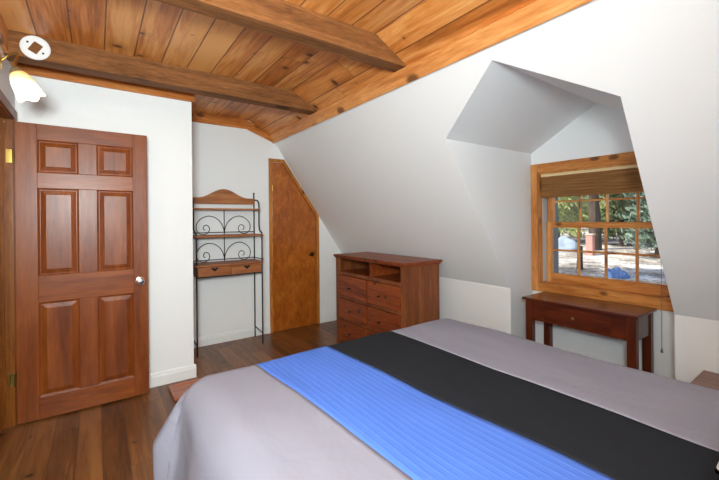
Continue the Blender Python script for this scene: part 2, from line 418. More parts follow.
# baseboards
def baseboard(name, p, q2, nrm, h=.105):
    p, q2, n = Vector(p), Vector(q2), Vector(nrm)
    prof = [(0, 0), (.016, 0), (.016, h * .72), (.011, h * .80), (.011, h * .86), (.006, h), (0, h)]
    mb = MB(); mb.prism([p + n * a + Vector((0, 0, z)) for a, z in prof], q2 - p)
    return struct(mb.build(name, M['base']))
baseboard('baseboard_closet', (XL + .02, YB, 0), (XB + .016, YB, 0), (0, -1, 0), .11)
baseboard('baseboard_closet_side', (XB, YB, 0), (XB, YF, 0), (1, 0, 0), .11)
baseboard('baseboard_far', (XB, YF, 0), (1.695, YF, 0), (0, -1, 0), .10)
baseboard('baseboard_far_right', (2.378, YF, 0), (XK, YF, 0), (0, -1, 0), .10)
baseboard('baseboard_right', (XK, DY1 + .0, 0), (XK, YF, 0), (-1, 0, 0), .10)
baseboard('baseboard_left', (XL, YN, 0), (XL, D0 - .07, 0), (1, 0, 0), .10)
baseboard('baseboard_near', (XL, YN, 0), (XK, YN, 0), (0, 1, 0), .10)

# ------------------------------------------------------------------ door_1: six-panel door standing open
mb = MB()
mb.box(XL - .135, XL + .002, D1 - .002, D1 + .02, 0, DZ); mb.box(XL - .135, XL + .002, D0 - .02, D0, 0, DZ)
mb.box(XL - .135, XL + .002, D0 - .02, D1 + .02, DZ - .002, DZ + .02)
mb.box(XL - .085, XL - .045, D1 - .014, D1, 0, DZ); mb.box(XL - .085, XL - .045, D0, D0 + .012, 0, DZ)
struct(mb.build('trim_5', M['jambD']))
mb = MB()
mb.box(XL - .001, XL + .016, D1 + .006, D1 + .07, 0, DZ + .068, .004); mb.box(XL - .001, XL + .016, D0 - .07, D0 - .006, 0, DZ + .068, .004)
mb.box(XL - .001, XL + .0155, D0 - .006, D1 + .006, DZ + .006, DZ + .068, .004)
struct(mb.build('trim_6', M['doorZ']))
X0, X1, Y0, Y1 = -.438, .327, 3.308, 3.343
cols = ((-.324, -.102), (.006, .230)); rows = ((.160, .807), (.990, 1.591), (1.699, 1.923))
mb = MB()
for a, b_ in ((X0, cols[0][0]), (cols[1][1], X1)): mb.box(a, b_, Y0, Y1, .012, 2.03, .0025)
door = struct(mb.build('door_1', M['doorZ'], loc=(X0, Y1, .012)), 'red-brown six-panel wooden door standing open')
for a, b_ in ((.012, rows[0][0]), (rows[0][1], rows[1][0]), (rows[1][1], rows[2][0]), (rows[2][1], 2.03)):
    mb = MB(); mb.box(cols[0][0] - .001, cols[1][1] + .001, Y0 + .0004, Y1 - .0004, a, b_, .002)
    mb.build('rail', M['doorX'], door)
for a, b_ in rows:
    mb = MB(); mb.box(cols[0][1], cols[1][0], Y0 + .0002, Y1 - .0002, a, b_, .002)
    mb.build('mullion', M['doorZ'], door)
for (c0, c1) in cols:
    for (z0, z1) in rows:
        mb = MB()
        def ring(i, y): return [(c0 + i, y, z0 + i), (c1 - i, y, z0 + i), (c1 - i, y, z1 - i), (c0 + i, y, z1 - i)]
        seq = [ring(-.003, Y0 + .006), ring(.010, Y0 + .013), ring(.014, Y0 + .013), ring(.040, Y0 + .005), ring(.043, Y0 + .0035)]
        for side in (0, 1):
            rr = [[(x, y if side == 0 else Y0 + Y1 - y, z) for x, y, z in r] for r in seq]
            for A, B in zip(rr, rr[1:]):
                for k in range(4): mb.face([A[k], A[(k + 1) % 4], B[(k + 1) % 4], B[k]])
            mb.face(rr[-1])
        bmesh.ops.remove_doubles(mb.bm, verts=mb.bm.verts, dist=1e-5)
        mb.build('panel', M['doorZ'], door)
kx, kz = .272, .897
mb = MB(); mb.lathe([(.0, 0), (.031, 0), (.033, .003), (.029, .008), (.013, .011), (.011, .030), (.020, .036), (.0275, .046), (.028, .054), (.022, .062), (.010, .0645), (0, .065)], (kx, Y0, kz), (0, -1, 0))
knob = mb.build('door_knob', M['chrome'], door, smooth=True)
mb = MB(); mb.lathe([(.0, 0), (.031, 0), (.033, .003), (.029, .008), (.013, .011), (.011, .030), (.020, .036), (.0275, .046), (.028, .054), (.022, .062), (0, .065)], (kx, Y1, kz), (0, 1, 0))
mb.build('door_knob', M['chrome'], door, smooth=True)
box('latch_plate', M['brass'], X1 - .001, X1 + .0015, Y0 + .006, Y1 - .006, kz - .028, kz + .028, door)
for z in (1.80, .31):
    mb = MB(); mb.box(XL - .034, XL + .006, D1 - .0045, D1 - .0022, z - .045, z + .045, .0008); mb.tube([(XL + .004, D1 - .006, z - .046), (XL + .004, D1 - .006, z + .046)], .0065)
    for dz in (-.03, 0, .03): mb.lathe([(0, 0), (.004, 0), (.003, .0012), (0, .0014)], (XL - .018, D1 - .0045, z + dz), (0, -1, 0), 10)
    hg = mb.build('hinge', M['brass'], door); hg['label'] = 'brass hinge'

# ------------------------------------------------------------------ door_2: closet door with a clipped corner
def shrink(x0, zt_off, x1): pass
zc = lambda x, off: 2.309 + (1.778 - x) * KN - off      # the slope line on the far wall, moved in
ca, cb = 1.697, 2.374
ztop = 2.108
o_out = [(ca, 0), (ca, ztop), (1.892, ztop), (cb, 1.418), (cb, 0)]
o_in = [(ca + .036, 0), (ca + .036, ztop - .040), (1.873, ztop - .040), (cb - .040, 1.407), (cb - .040, 0)]
mb = MB(); yo, yi = YF - .024, YF + .001
for i in range(4):
    A, B, C, D = o_out[i], o_out[i + 1], o_in[i + 1], o_in[i]
    mb.prism([(p[0], yo, p[1]) for p in (A, B, C, D)], (0, yi - yo, 0), .002)
struct(mb.build('trim_7', M['jambZ']))
ins = .004
d2 = [(o_in[0][0] + ins, .003), (o_in[1][0] + ins, o_in[1][1] - ins), (o_in[2][0] - ins * .4, o_in[2][1] - ins), (o_in[3][0] - ins, o_in[3][1] - ins * .5), (o_in[4][0] - ins, .003)]
mb = MB(); mb.prism([(x, YF - .012, z) for x, z in d2], (0, .011, 0), .0015)
door2 = struct(mb.build('door_2', M['ply'], loc=(o_in[0][0], YF - .012, .012)), 'orange-brown plywood closet door with a sloping top corner')
mb = MB(); mb.lathe([(0, 0), (.027, 0), (.028, .003), (.024, .008), (.010, .010), (.009, .032)], (2.274, YF - .012, .915), (0, -1, 0), 20)
lv = mb.build('door_handle', M['dark'], door2, smooth=True); lv['label'] = 'dark bronze lever handle'
MB().tube(catmull([(2.274, YF - .044, .915), (2.265, YF - .050, .916), (2.245, YF - .050, .914), (2.215, YF - .048, .912)]), [.010] * 8 + [.008] * 17, 10).build('lever', M['dark'], lv, smooth=True)
for z in (1.75, .25): box('hinge', M['brass'], o_in[0][0] - .004, o_in[0][0] + .006, YF - .028, YF - .010, z - .038, z + .038, door2, .002)

# ------------------------------------------------------------------ window_1
win = struct(thing('window_1', 'double-hung pine window in the dormer', 'window', (XW, 1.21, WZ0)))
del win['category']
XC = XW - .02
mb = MB()
mb.box(XC, XW + .002, WY1, 1.763, WZ0 - .078, 1.828, .003)
mb.box(XC, XW + .002, DY0 + .002, WY0, WZ0 - .078, 1.828, .003)
mb.build('casing', M['winZ'], win)
mb = MB(); mb.box(XC - .0004, XW + .002, WY0, WY1, WZ1, 1.8275, .003); mb.build('head_casing', M['winY'], win)
mb = MB(); mb.box(XC - .004, XW + .003, WY0 - .0, WY1 + .0, WZ0 - .078, WZ0 + .004, .003); mb.build('apron', M['winY'], win)
mb = MB()
for s in (1, -1):
    e = WY1 if s > 0 else WY0
    mb.box(XW, XW + .056, e - .003 * s, e + .006 * s, WZ0, WZ1)
mb.box(XW, XW + .17, WY0, WY1, WZ1 - .012, WZ1 + .008)
mb.box(XW, XW + .17, WY0, WY1, WZ0 - .014, WZ0 + .002)
mb.build('jamb', M['winZ'], win)
mb = MB()
for s in (1, -1):
    e = WY1 if s > 0 else WY0
    mb.box(XW + .0565, XW + .145, e - .004 * s, e + .004 * s, WZ0, WZ1)
tr = mb.build('sash_track', M['track'], win); tr['label'] = 'white vinyl track'
mb = MB()
for s in (1, -1):
    e = WY1 if s > 0 else WY0
    mb.box(XW + .146, XW + .24, e - .052 * s, e + .03 * s, WZ0 - .03, WZ1 + .03)
mb.box(XW + .146, XW + .24, WY0 - .03, WY1 + .03, WZ0 - .06, WZ0 + .02)
mb.box(XW + .146, XW + .24, WY0 - .03, WY1 + .03, WZ1 - .03, WZ1 + .03)
cl = mb.build('outer_frame', M['slate'], win); cl['label'] = 'slate grey outer frame'
def sash(name, x, z0, z1, bot, top, side, munts, hz):
    y0, y1 = WY0 + .014, WY1 - .028; d = .032
    mb = MB(); mb.box(x, x + d, y0, y0 + side, z0, z1, .003); mb.box(x, x + d, y1 - side, y1, z0, z1, .003)
    f = mb.build(name, M['winZ'], win)
    mb = MB(); mb.box(x + .0005, x + d - .0005, y0 + side - .001, y1 - side + .001, z0, z0 + bot, .003); mb.build('rail', M['winY'], f)
    mb = MB(); mb.box(x + .0005, x + d - .0005, y0 + side - .001, y1 - side + .001, z1 - top, z1, .003); mb.build('rail', M['winY'], f)
    for y in munts: box('muntin', M['winZ'], x + .004, x + d - .004, y - .0085, y + .0085, z0 + bot, z1 - top, f, .003)
    for z in hz:
        for a, b_ in zip([y1 - side] + munts, munts + [y0 + side]):
            sg = lambda v, s: v
            box('muntin', M['winY'], x + .006, x + d - .006, b_ + (.0085 if b_ in munts else 0), a - (.0085 if a in munts else 0), z - .0075, z + .0075, f, .002)
    pn = box('pane', M['glass'], x + d / 2 - .002, x + d / 2 + .002, y0 + side - .003, y1 - side + .003, z0 + bot - .003, z1 - top + .003, f)
    return f
XS1, XS2 = XW + .070, XW + .106
low = sash('lower_sash', XS1, WZ0 + .002, 1.316, .082, .046, .050, [1.412, 1.212, 1.008], [1.075])
upp = sash('upper_sash', XS2, 1.272, WZ1 - .012, .046, .05, .050, [1.412, 1.212, 1.008], [1.496])
mb = MB(); mb.box(XS1 + .002, XS1 + .03, 1.075, 1.135, 1.316, 1.322, .002); mb.lathe([(0, 0), (.012, 0), (.012, .012), (0, .014)], (XS1 + .016, 1.10, 1.322), (0, 0, 1), 14)
mb.tube([(XS1 + .016, 1.10, 1.330), (XS1 - .004, 1.06, 1.337)], .006)
sl = mb.build('sash_lock', M['dark'], low); sl['label'] = 'black sash lock'

# bamboo blind, drawn up
bl = thing('bamboo_blind', 'brown bamboo blind drawn up under the head of the pine dormer window', 'blind', (XW + .03, 1.21, WZ1 - .012))
BY0, BY1 = WY0 + .018, WY1 - .018
hr = box('headrail', plain('pale_headrail', srgb(226, 200, 150), .5), XW + .004, XW + .050, BY0, BY1, WZ1 - .036, WZ1 - .013, bl, .003)
zz = WZ1 - .036; sbm = MB()
rnd = random.Random(3)
n = 30; hh = (zz - 1.532) / n
for i in range(n):
    dx = .004 * math.sin(i * 1.9) + rnd.uniform(-.002, .002)
    sbm.box(XW + .010 + dx, XW + .044 + dx, BY0 + .002, BY1 - .002, zz - (i + 1) * hh + .0006, zz - i * hh - .0002, .0015, 1)
sm = sbm.build('slat_stack', M['blind'], bl)
for y in (1.575, 1.21, .88):
    MB().tube([(XW + .0025, y, zz), (XW + .0015, y, 1.62), (XW + .0025, y, 1.532)], .0025, 6).build('ladder_cord', plain('tan_cord', srgb(150, 104, 60), .8), bl)
cord = MB().tube(catmull([(XW - .002,   .840, zz + .005), (XW - .026, .838, 1.5), (XW - .026, .836, .8), (XW - .024, .838, .45)]), .0016, 6).build('pull_cord', plain('grey_cord', srgb(120, 120, 116), .8), bl)
MB().lathe([(0, .03), (.004, .03), (.007, .012), (.009, 0), (0, -.001)], (XW - .024, .838, .422), (0, 0, 1), 12).build('tassel', plain('grey_tassel', srgb(130, 130, 124), .5), cord, smooth=True)

# ------------------------------------------------------------------ console table under the window
tb = thing('console_table', 'narrow dark red-brown console table with one drawer below the dormer window', 'table', (2.955, 1.245, 0))
TX0, TX1, TY0, TY1, TZ = 2.774, 3.136, .858, 1.636, .724
mb = MB(); mb.box(TX0, TX1, TY0, TY1, TZ - .020, TZ, .005, 3); mb.build('tabletop', M['tab'], tb)
lx = (TX0 + .022, TX1 - .065); 
for x in lx:
    for y in (TY0 + .018, TY1 - .018 - .052):
        mb = MB(); mb.box(x, x + .052, y, y + .052, 0, TZ - .0205, .003); mb.build('leg', M['tabZ'], tb)
ya0, ya1 = TY0 + .0705, TY1 - .0705
box('apron', M['tab'], lx[0] + .010, lx[0] + .030, ya0, ya1, .548, TZ - .0205, tb)
box('apron', M['tab'], lx[1] + .022, lx[1] + .042, ya0, ya1, .548, TZ - .0205, tb)
box('side_apron', M['tab'], lx[0] + .053, lx[1] - .001, TY0 + .026, TY0 + .044, .548, TZ - .0205, tb)
box('side_apron', M['tab'], lx[0] + .053, lx[1] - .001, TY1 - .044, TY1 - .026, .548, TZ - .0205, tb)
dr = box('drawer', M['tab'], lx[0] + .007, lx[0] + .0105, ya0 + .09, ya1 - .09, .566, TZ - .030, tb, .002)
kb = MB().lathe([(.004, 0), (.004, .012), (.009, .016), (.010, .021), (.007, .026), (0, .028)], (lx[0] + .007, 1.254, .625), (-1, 0, 0), 16).build('knob', M['brass'], dr, smooth=True); kb['label'] = 'small brass knob'

# ------------------------------------------------------------------ dresser
ds = thing('dresser', 'reddish-brown six-drawer dresser with two open cubbies under its top', 'dresser', (2.41, 2.94, 0))
FX, BX, RY, LY = 2.162, 2.588, 2.340, 3.468
for a in (RY, LY - .022): box('side_panel', M['dresZ'], FX, BX, a, a + .022, 0, .946, ds, .002)
box('back_panel', M['dres'], BX - .012, BX - .002, RY + .022, LY - .022, .05, .946, ds)
mb = MB(); mb.box(FX - .022, BX + .034, RY - .014, LY + .020, .953, .976, .007, 3); mb.box(FX - .012, BX + .012, RY - .008, LY + .010, .9385, .9535, .004)
mb.build('top', M['dres'], ds)
mb = MB()
for a, b_ in ((RY + .0225, RY + .064), (LY - .064, LY - .0225)): mb.box(FX + .001, FX + .022, a, b_, .0, .936, .002)
for z0, z1 in ((.762, .797), (.510, .538), (.278, .300), (.030, .066)): mb.box(FX + .0015, FX + .022, RY + .064, LY - .064, z0, z1, .002)
mb.box(FX + .0015, FX + .022, 2.874, 2.899, .0665, .7615, .002)
mb.build('face_frame', M['dresZ'], ds)
mb = MB(); mb.box(FX + .0225, BX - .013, RY + .0225, LY - .0225, .778, .794); mb.build('cubby_shelf', M['dres'], ds)
mb = MB(); mb.box(FX + .03, BX - .013, 2.872, 2.890, .7945, .936); mb.build('divider', M['dres'], ds)
for (y0, y1, ky) in ((2.900, LY - .065, 3.172), (RY + .065, 2.873, 2.684)):
    for (z0, z1) in ((.539, .761), (.301, .509), (.067, .277)):
        mb = MB(); mb.box(FX - .012, FX + .018, y0 + .003, y1 - .003, z0 + .004, z1 - .004, .006)
        d = mb.build('drawer', M['dres'], ds)
        k = MB().lathe([(.007, 0), (.007, .010), (.010, .014), (.012, .020), (.009, .025), (0, .027)], (FX - .012, ky, (z0 + z1) / 2 - .012), (-1, 0, 0), 16).build('knob', M['dark'], d, smooth=True)
        k['label'] = 'dark knob'

# ------------------------------------------------------------------ baker's rack
rk = thing('bakers_rack', 'black iron rack with wooden shelves, scrollwork and an arched wooden crown', 'rack', (1.155, 4.06, 0))
RX0, RX1, RYB, RYF, RYU = .808, 1.500, 4.205, 3.918, 4.045
for x, xf in ((RX0, RX0), (RX1, RX1 - .016)):
    MB().tube([(x, RYB, 0), (x, RYB, 1.655), (x, RYB, 1.668)], [.0075, .0075, .004], 10).build('rear_post', M['iron'], rk, smooth=True)
    MB().lathe([(0, -.012), (.009, -.006), (.011, 0), (.009, .008), (0, .014)], (x, RYB, 1.672), (0, 0, 1), 12).build('finial', M['iron'], rk, smooth=True)
    MB().tube(catmull([(xf, RYF, 0), (xf, RYF, .4), (xf, RYF, .9), (xf, RYF, 1.19), (xf, RYF + .01, 1.225), (xf, RYF + .06, 1.245), (x, RYU - .012, 1.265), (x, RYU, 1.31), (x, RYU, 1.42), (x, RYU, 1.52), (x, RYU + .015, 1.565), (x, RYU + .06, 1.59), (x, RYB, 1.595)]), .0075, 10).build('front_post', M['iron'], rk, smooth=True)
    MB().tube([(xf, RYF, .115), (x, RYB, .125)], .005, 8).build('tie_bar', M['iron'], rk)
    for z, yf in ((1.475, RYU), (1.19, RYF), (.93, RYF)): MB().tube([(x, yf, z), (x, RYB, z)], .005, 8).build('tie_bar', M['iron'], rk)
# arched crown board
pts = [(RX0, 1.545), (RX1, 1.545), (RX1, 1.612)]
L = RX1 - RX0
for i in range(0, 25):
    u = 1 - i / 24; xx = RX0 + L * u; e = abs(u - .5) * 2
    zz_ = 1.612 + (.098 * (.5 + .5 * math.cos(PI * min(1, e / .78))))
    pts.append((xx, zz_))
mb = MB(); mb.prism([(x, RYB - .028, z) for x, z in pts], (0, .018, 0), .002); mb.build('crown_board', M['rackw'], rk)
for z, yf in ((1.475, RYU - .012), (1.190, RYF - .012), (.893, RYF - .012)):
    mb = MB(); mb.box(RX0 - .014, RX1 + (.012 if z > 1.3 else -.006), yf, RYB + .012, z, z + .018, .003); mb.build('shelf', M['rackw'], rk)
for z, yf in ((1.235, RYF), (.935, RYF)):
    MB().tube([(RX0, RYB, z - .004), (RX1, RYB, z - .004)], .0045, 8).build('rail_bar', M['iron'], rk)
for z0, z1 in ((1.208, 1.475), (.911, 1.190)):
    MB().tube([(1.158, RYB - .006, z0), (1.158, RYB - .006, z1)], .005, 8).build('centre_rod', M['iron'], rk)
    for s in (1, -1):
        px = [(212, 235), (207, 205), (192, 176), (166, 156), (135, 149), (106, 158), (85, 177), (77, 200), (82, 220), (96, 232), (115, 235), (132, 227), (140, 211), (135, 197), (123, 191), (112, 198), (111, 210), (119, 215)]
        pts = [(1.158 + s * (x - 212) * .00217, RYB - .006, z0 + .004 + (235 - y) * .00232) for x, y in px]
        MB().tube(catmull(pts, 5), .0042, 7).build('scroll', M['iron'], rk, smooth=True)
mb = MB(); mb.box(RX0 + .008, RX1 - .024, RYF + .020, RYB - .02, .790, .8925); mb.build('drawer_case', M['rackw'], rk)
for y in (RYF + .004,): 
    MB().tube([(RX0, y, .785), (RX1 - .016, y, .785)], .0055, 8).build('rail_bar', M['iron'], rk)
for a, b_ in ((RX0 + .014, 1.139), (1.155, RX1 - .028)):
    mb = MB(); mb.box(a, b_, RYF - .002, RYF + .019, .796, .884, .003); d = mb.build('drawer', M['rackw'], rk)
    cx = (a + b_) / 2; hp = [(cx, .838), (cx - .030, .862), (cx - .033, .874), (cx - .022, .880), (cx, .870), (cx + .022, .880), (cx + .033, .874), (cx + .030, .862)]
    mb = MB(); mb.prism([(x, RYF - .010, z) for x, z in hp], (0, .008, 0), .001); h = mb.build('drawer_pull', M['iron'], d); h['label'] = 'black iron pull'

# ------------------------------------------------------------------ bed
BX0, BX1, BYH, BYT = .30, 2.19, -.20, 1.86
bed = thing('bed', 'wide bed whose frame and mattress are covered by the striped comforter', 'bed', (1.25, .85, 0))
mb = MB(); mb.box(BX0 + .06, BX1 - .06, BYH + .02, BYT - .06, .14, .24, .01); mb.build('frame', M['dres'], bed)
for x in (BX0 + .09, BX1 - .15):
    for y in (BYH + .05, BYT - .14): box('leg', M['dres'], x, x + .06, y, y + .06, 0, .1395, bed, .004)
mb = MB(); mb.box(BX0 + .08, BX1 - .08, BYH + .01, BYT - .10, .2405, .545, .05, 4); mb.build('mattress', M['sheet'], bed)
# comforter: a cloth sheet laid over a rounded block, hanging at both sides and the foot
ZTOP = .595
def drape(gx, gy):
    cx0, cx1, cy1 = BX0 + .16, 2.15, 1.858
    ex = gx - cx0 if gx < cx0 else (gx - cx1 if gx > cx1 else 0.0)
    ey = gy - cy1 if gy > cy1 else 0.0
    d = math.hypot(ex, ey)
    x, y = min(max(gx, cx0), cx1), min(gy, cy1)
    R = .155 if gx < 1.2 else .155 - .035 * min(1, (gx - 1.2) / .6); q_ = R * PI / 2
    if d < 1e-9: h, dz = 0, 0
    elif d < q_: h, dz = R * math.sin(d / R), R * (1 - math.cos(d / R))
    else: h, dz = R + (d - q_) * (.17 - .3 * abs(ex * ey) / d ** 2), R + (d - q_) * .985
    z = ZTOP - dz
    z = max(z, .018 + .012 * (1 + math.sin(gx * 9 + gy * 7)))
    if d > 0:
        ux, uy = ex / d, ey / d
        an = math.atan2(abs(uy), abs(ux))
        w = min(1, max(0, (d - .14) / .26))
        fold = .022 * w * math.sin(gy * 9.5 + .6) * abs(ux) + .02 * w * math.sin(gx * 10.5) * abs(uy)
        cr = math.sin(2 * an)                             # strongest at the corner
        fold += w * (cr * .115 - .12 * math.exp(-((an - .25) / .075) ** 2))
        h += fold
        x += ux * h; y += uy * h
    nz = noise.noise(Vector((gx * 2.3, gy * 1.7, 0))) * .012 + noise.noise(Vector((gx * 7, gy * 3.1, 4))) * .004
    crown = .010 * math.cos((gx - 1.25) / 1.0 * 1.2)
    z += (nz + crown) * (1 if d < .2 else .4)
    return (x, y, max(z, .012))
cf = thing('comforter', 'large comforter in bands of lavender grey, blue and black spread over the bed', 'comforter', (1.25, .85, ZTOP))
bands = [('left_panel', -.13, .732, 'grey', 'plain lavender grey band'), ('blue_panel', .732, 1.164, 'blue', 'bright blue band with pintuck lines'),
         ('black_panel', 1.164, 1.603, 'black', 'charcoal black band'), ('right_panel', 1.603, 2.60, 'greyr', 'finely textured lavender grey band')]
GY0, GY1, NY = BYH, 2.28, 110
for nm, a, b_, mt, lb in bands:
    nx = max(12, int((b_ - a) / .022)); bm = bmesh.new(); g = []
    for i in range(nx + 1):
        row = []
        for j in range(NY + 1):
            gy = GY0 + (GY1 - GY0) * j / NY
            sk = .052 * (.9 - min(max(gy, -.2), 1.9))
            a_ = a + (sk if nm in ('blue_panel', 'black_panel') else 0); c_ = b_ + (sk if nm in ('left_panel', 'blue_panel') else 0)
            row.append(bm.verts.new(drape(a_ + (c_ - a_) * i / nx, gy)))
        g.append(row)
    for i in range(nx):
        for j in range(NY): bm.faces.new((g[i][j], g[i + 1][j], g[i + 1][j + 1], g[i][j + 1]))
    mb = MB(); mb.bm.free(); mb.bm = bm
    o = mb.build(nm, M[mt], cf, smooth=True); o['label'] = lb
    for p in o.data.polygons: p.use_smooth = True
    sd = o.modifiers.new('thick', 'SOLIDIFY'); sd.thickness = .012; sd.offset = -1
# pillows at the head
def pillow(x, y, lab):
    bm = bmesh.new(); g = {}
    nx, ny = 24, 16; wx, wy, hz = .36, .155, .085
    for s in (1, -1):
        for i in range(nx + 1):
            for j in range(ny + 1):
                u, v = i / nx * 2 - 1, j / ny * 2 - 1
                pz = ((1 - u ** 4) * (1 - v ** 4)) ** .55
                k = (i, j, s if 0 < i < nx and 0 < j < ny else 0)
                if k not in g:
                    px_ = 1 - .06 * v * v; py_ = 1 - .06 * u * u
                    g[k] = bm.verts.new((x + u * wx * px_, y + v * wy * py_, .722 + s * hz * pz * (1 if k[2] else 0)))
    G = lambda i, j, s: g[(i, j, s if 0 < i < nx and 0 < j < ny else 0)]
    for s in (1, -1):
        for i in range(nx):
            for j in range(ny): bm.faces.new((G(i, j, s), G(i + 1, j, s), G(i + 1, j + 1, s), G(i, j + 1, s)))
    mb = MB(); mb.bm.free(); mb.bm = bm
    o = mb.build('pillow', plain('pale_grey_pillowcase', srgb(196, 194, 190), .8), loc=(x, y, .61), smooth=True)
    return tag(o, lab, 'pillow')
pillow(1.567, .081, 'pale pillow at the head of the bed, its edge at the lower right picture border')

# reddish board on the floor
bd = thing('wooden_board', 'low reddish wooden board with a raised edge on the floor beyond the bed corner', 'board', (.62, 3.19, 0))
mb = MB(); mb.box(.475, .765, 3.065, 3.315, .0, .014, .003); mb.build('panel', M['redboard'], bd)
mb = MB(); mb.box(.464, .492, 3.052, 3.330, .0, .024, .007, 3); mb.box(.755, .783, 3.052, 3.330, 0, .024, .007, 3)
mb.box(.4925, .7545, 3.052, 3.076, 0, .022, .007, 3); mb.box(.4925, .7545, 3.306, 3.330, 0, .022, .007, 3)
mb.build('rim', M['redboard'], bd)

# nightstand
ns = thing('nightstand', 'small brown wooden nightstand against the low wall beyond the bed', 'nightstand', (2.6, .33, 0))
mb = MB(); mb.box(2.395, 2.795, .100, .556, .462, .482, .004); mb.build('top', M['night'], ns)
box('body', M['night'], 2.415, 2.785, .120, .536, .10, .4615, ns, .003)
for x in (2.42, 2.745):
    for y in (.125, .495): box('leg', M['night'], x, x + .036, y, y + .036, 0, .0995, ns)
for z0, z1 in ((.12, .275), (.285, .445)):
    d = box('drawer', M['night'], 2.402, 2.4145, .132, .524, z0, z1, ns, .003)
    MB().lathe([(.006, 0), (.006, .01), (.013, .016), (.010, .024), (0, .026)], (2.402, .328, (z0 + z1) / 2), (-1, 0, 0), 14).build('knob', M['dark'], d, smooth=True)

# ------------------------------------------------------------------ ring bracket on the beam
by = 3.0535; rc = Vector((-.302, by, 2.452))
rb = thing('detector_bracket', 'white round plastic mounting bracket fixed to the side of the rough beam', 'bracket', rc)
mb = MB()
seg = 48
def rg(r, y):
    return [mb.bm.verts.new((rc.x + r * math.cos(2 * PI * k / seg), y, rc.z + r * math.sin(2 * PI * k / seg))) for k in range(seg)]
# plate with a square-ish window
def sq(k, h):
    a = 2 * PI * k / seg - PI / 3; c, s = math.cos(a), math.sin(a); q_ = min(h / max(abs(c), 1e-6), h * .72 / max(abs(s), 1e-6)); a += PI / 3
    return q_ * math.cos(a), q_ * math.sin(a)
R1 = rg(.074, by); R2 = rg(.074, by - .006); R3 = rg(.070, by - .009); R4 = rg(.062, by - .009); R5 = rg(.060, by - .006)
R6 = [mb.bm.verts.new((rc.x + sq(k, .034)[0], by - .006, rc.z + sq(k, .034)[1])) for k in range(seg)]
R7 = [mb.bm.verts.new((rc.x + sq(k, .034)[0], by, rc.z + sq(k, .034)[1])) for k in range(seg)]
for A, B in zip((R1, R2, R3, R4, R5, R6), (R2, R3, R4, R5, R6, R7)):
    for k in range(seg): mb.bm.faces.new((A[k], A[(k + 1) % seg], B[(k + 1) % seg], B[k]))
mb.build('plate', M['plastic'], rb)
for a in (2.5, -.64):
    MB().lathe([(0, 0), (.006, 0), (.006, .002), (0, .003)], (rc.x +   .046 * math.cos(a), by - .006, rc.z + .046 * math.sin(a)), (0, -1, 0), 12).build('screw', M['dark'], rb)

# ------------------------------------------------------------------ wall sconce over the doorway
sc = thing('wall_sconce', 'lit wall sconce with a bell-shaped amber and white glass shade near the door', 'lamp', (XL, 2.76, 2.2))
bp = MB().lathe([(0, 0), (.055, 0), (.055, .008), (.045, .018), (.015, .024), (0, .026)], (XL, 2.86, 2.27), (1, 0, 0), 28).build('backplate', M['brass'], sc, smooth=True)
MB().tube(catmull([(XL + .02, 2.86, 2.27), (XL + .06, 2.84, 2.31), (XL + .10, 2.78, 2.30), (XL + .096, 2.72, 2.235), (XL + .098, 2.70, 2.195)]), .006, 10).build('arm', M['brass'], sc, smooth=True)
top = Vector((XL + .098, 2.70, 2.188)); ax = Vector((.46, -.12, -1)).normalized()
MB().lathe([(0, -.012), (.012, -.010), (.022, 0), (.030, .012), (.033, .026), (.028, .030), (0, .030)], top, ax, 24).build('socket_cup', plain('aged_pewter', srgb(150, 132, 96), .5, .5), sc, smooth=True)
mb = MB(); seg = 40; e1 = ax.orthogonal().normalized(); e2 = ax.cross(e1)
prof = [(.030, .022), (.038, .032), (.046, .050), (.053, .080), (.057, .110), (.060, .136), (.063, .156)]
prev = None
def shade_ring(r, h, i, n, inset=0):
    out = []
    for k in range(seg):
        a = 2 * PI * k / seg; sc_ = 1 + .05 * (i / n) ** 2 * math.cos(5 * a); hh_ = h + .008 * (i / n) ** 3 * math.cos(5 * a)
        out.append(mb.bm.verts.new(top + ax * hh_ + (e1 * math.cos(a) + e2 * math.sin(a)) * (r * sc_ - inset)))
    return out
rings = [shade_ring(r, h, i, 6) for i, (r, h) in enumerate(prof)] + [shade_ring(r, h, i, 6, .003) for i, (r, h) in reversed(list(enumerate(prof)))]
for A, B in zip(rings, rings[1:] + rings[:1]):
    for k in range(seg): mb.bm.faces.new((A[k], A[(k + 1) % seg], B[(k + 1) % seg], B[k]))
gs = mb.build('glass_shade', M['shade'], sc, smooth=True); gs['label'] = 'glowing frosted glass shade'
t = NT('lit_bulb'); t.out(Base_Color=(1, .9, .7, 1), Emission_Color=(1, .85, .6, 1), Emission_Strength=12.0)
bc = top + ax * .075
MB().lathe([(0, -.04), (.012, -.035), (.014, -.02), (.024, .0), (.026, .015), (.018, .032), (0, .038)], bc, ax, 18).build('bulb', t.m, sc, smooth=True)
light('sconce_glow', 'POINT', top + ax * .15, 2.2, (1, .78, .5), size=.03)

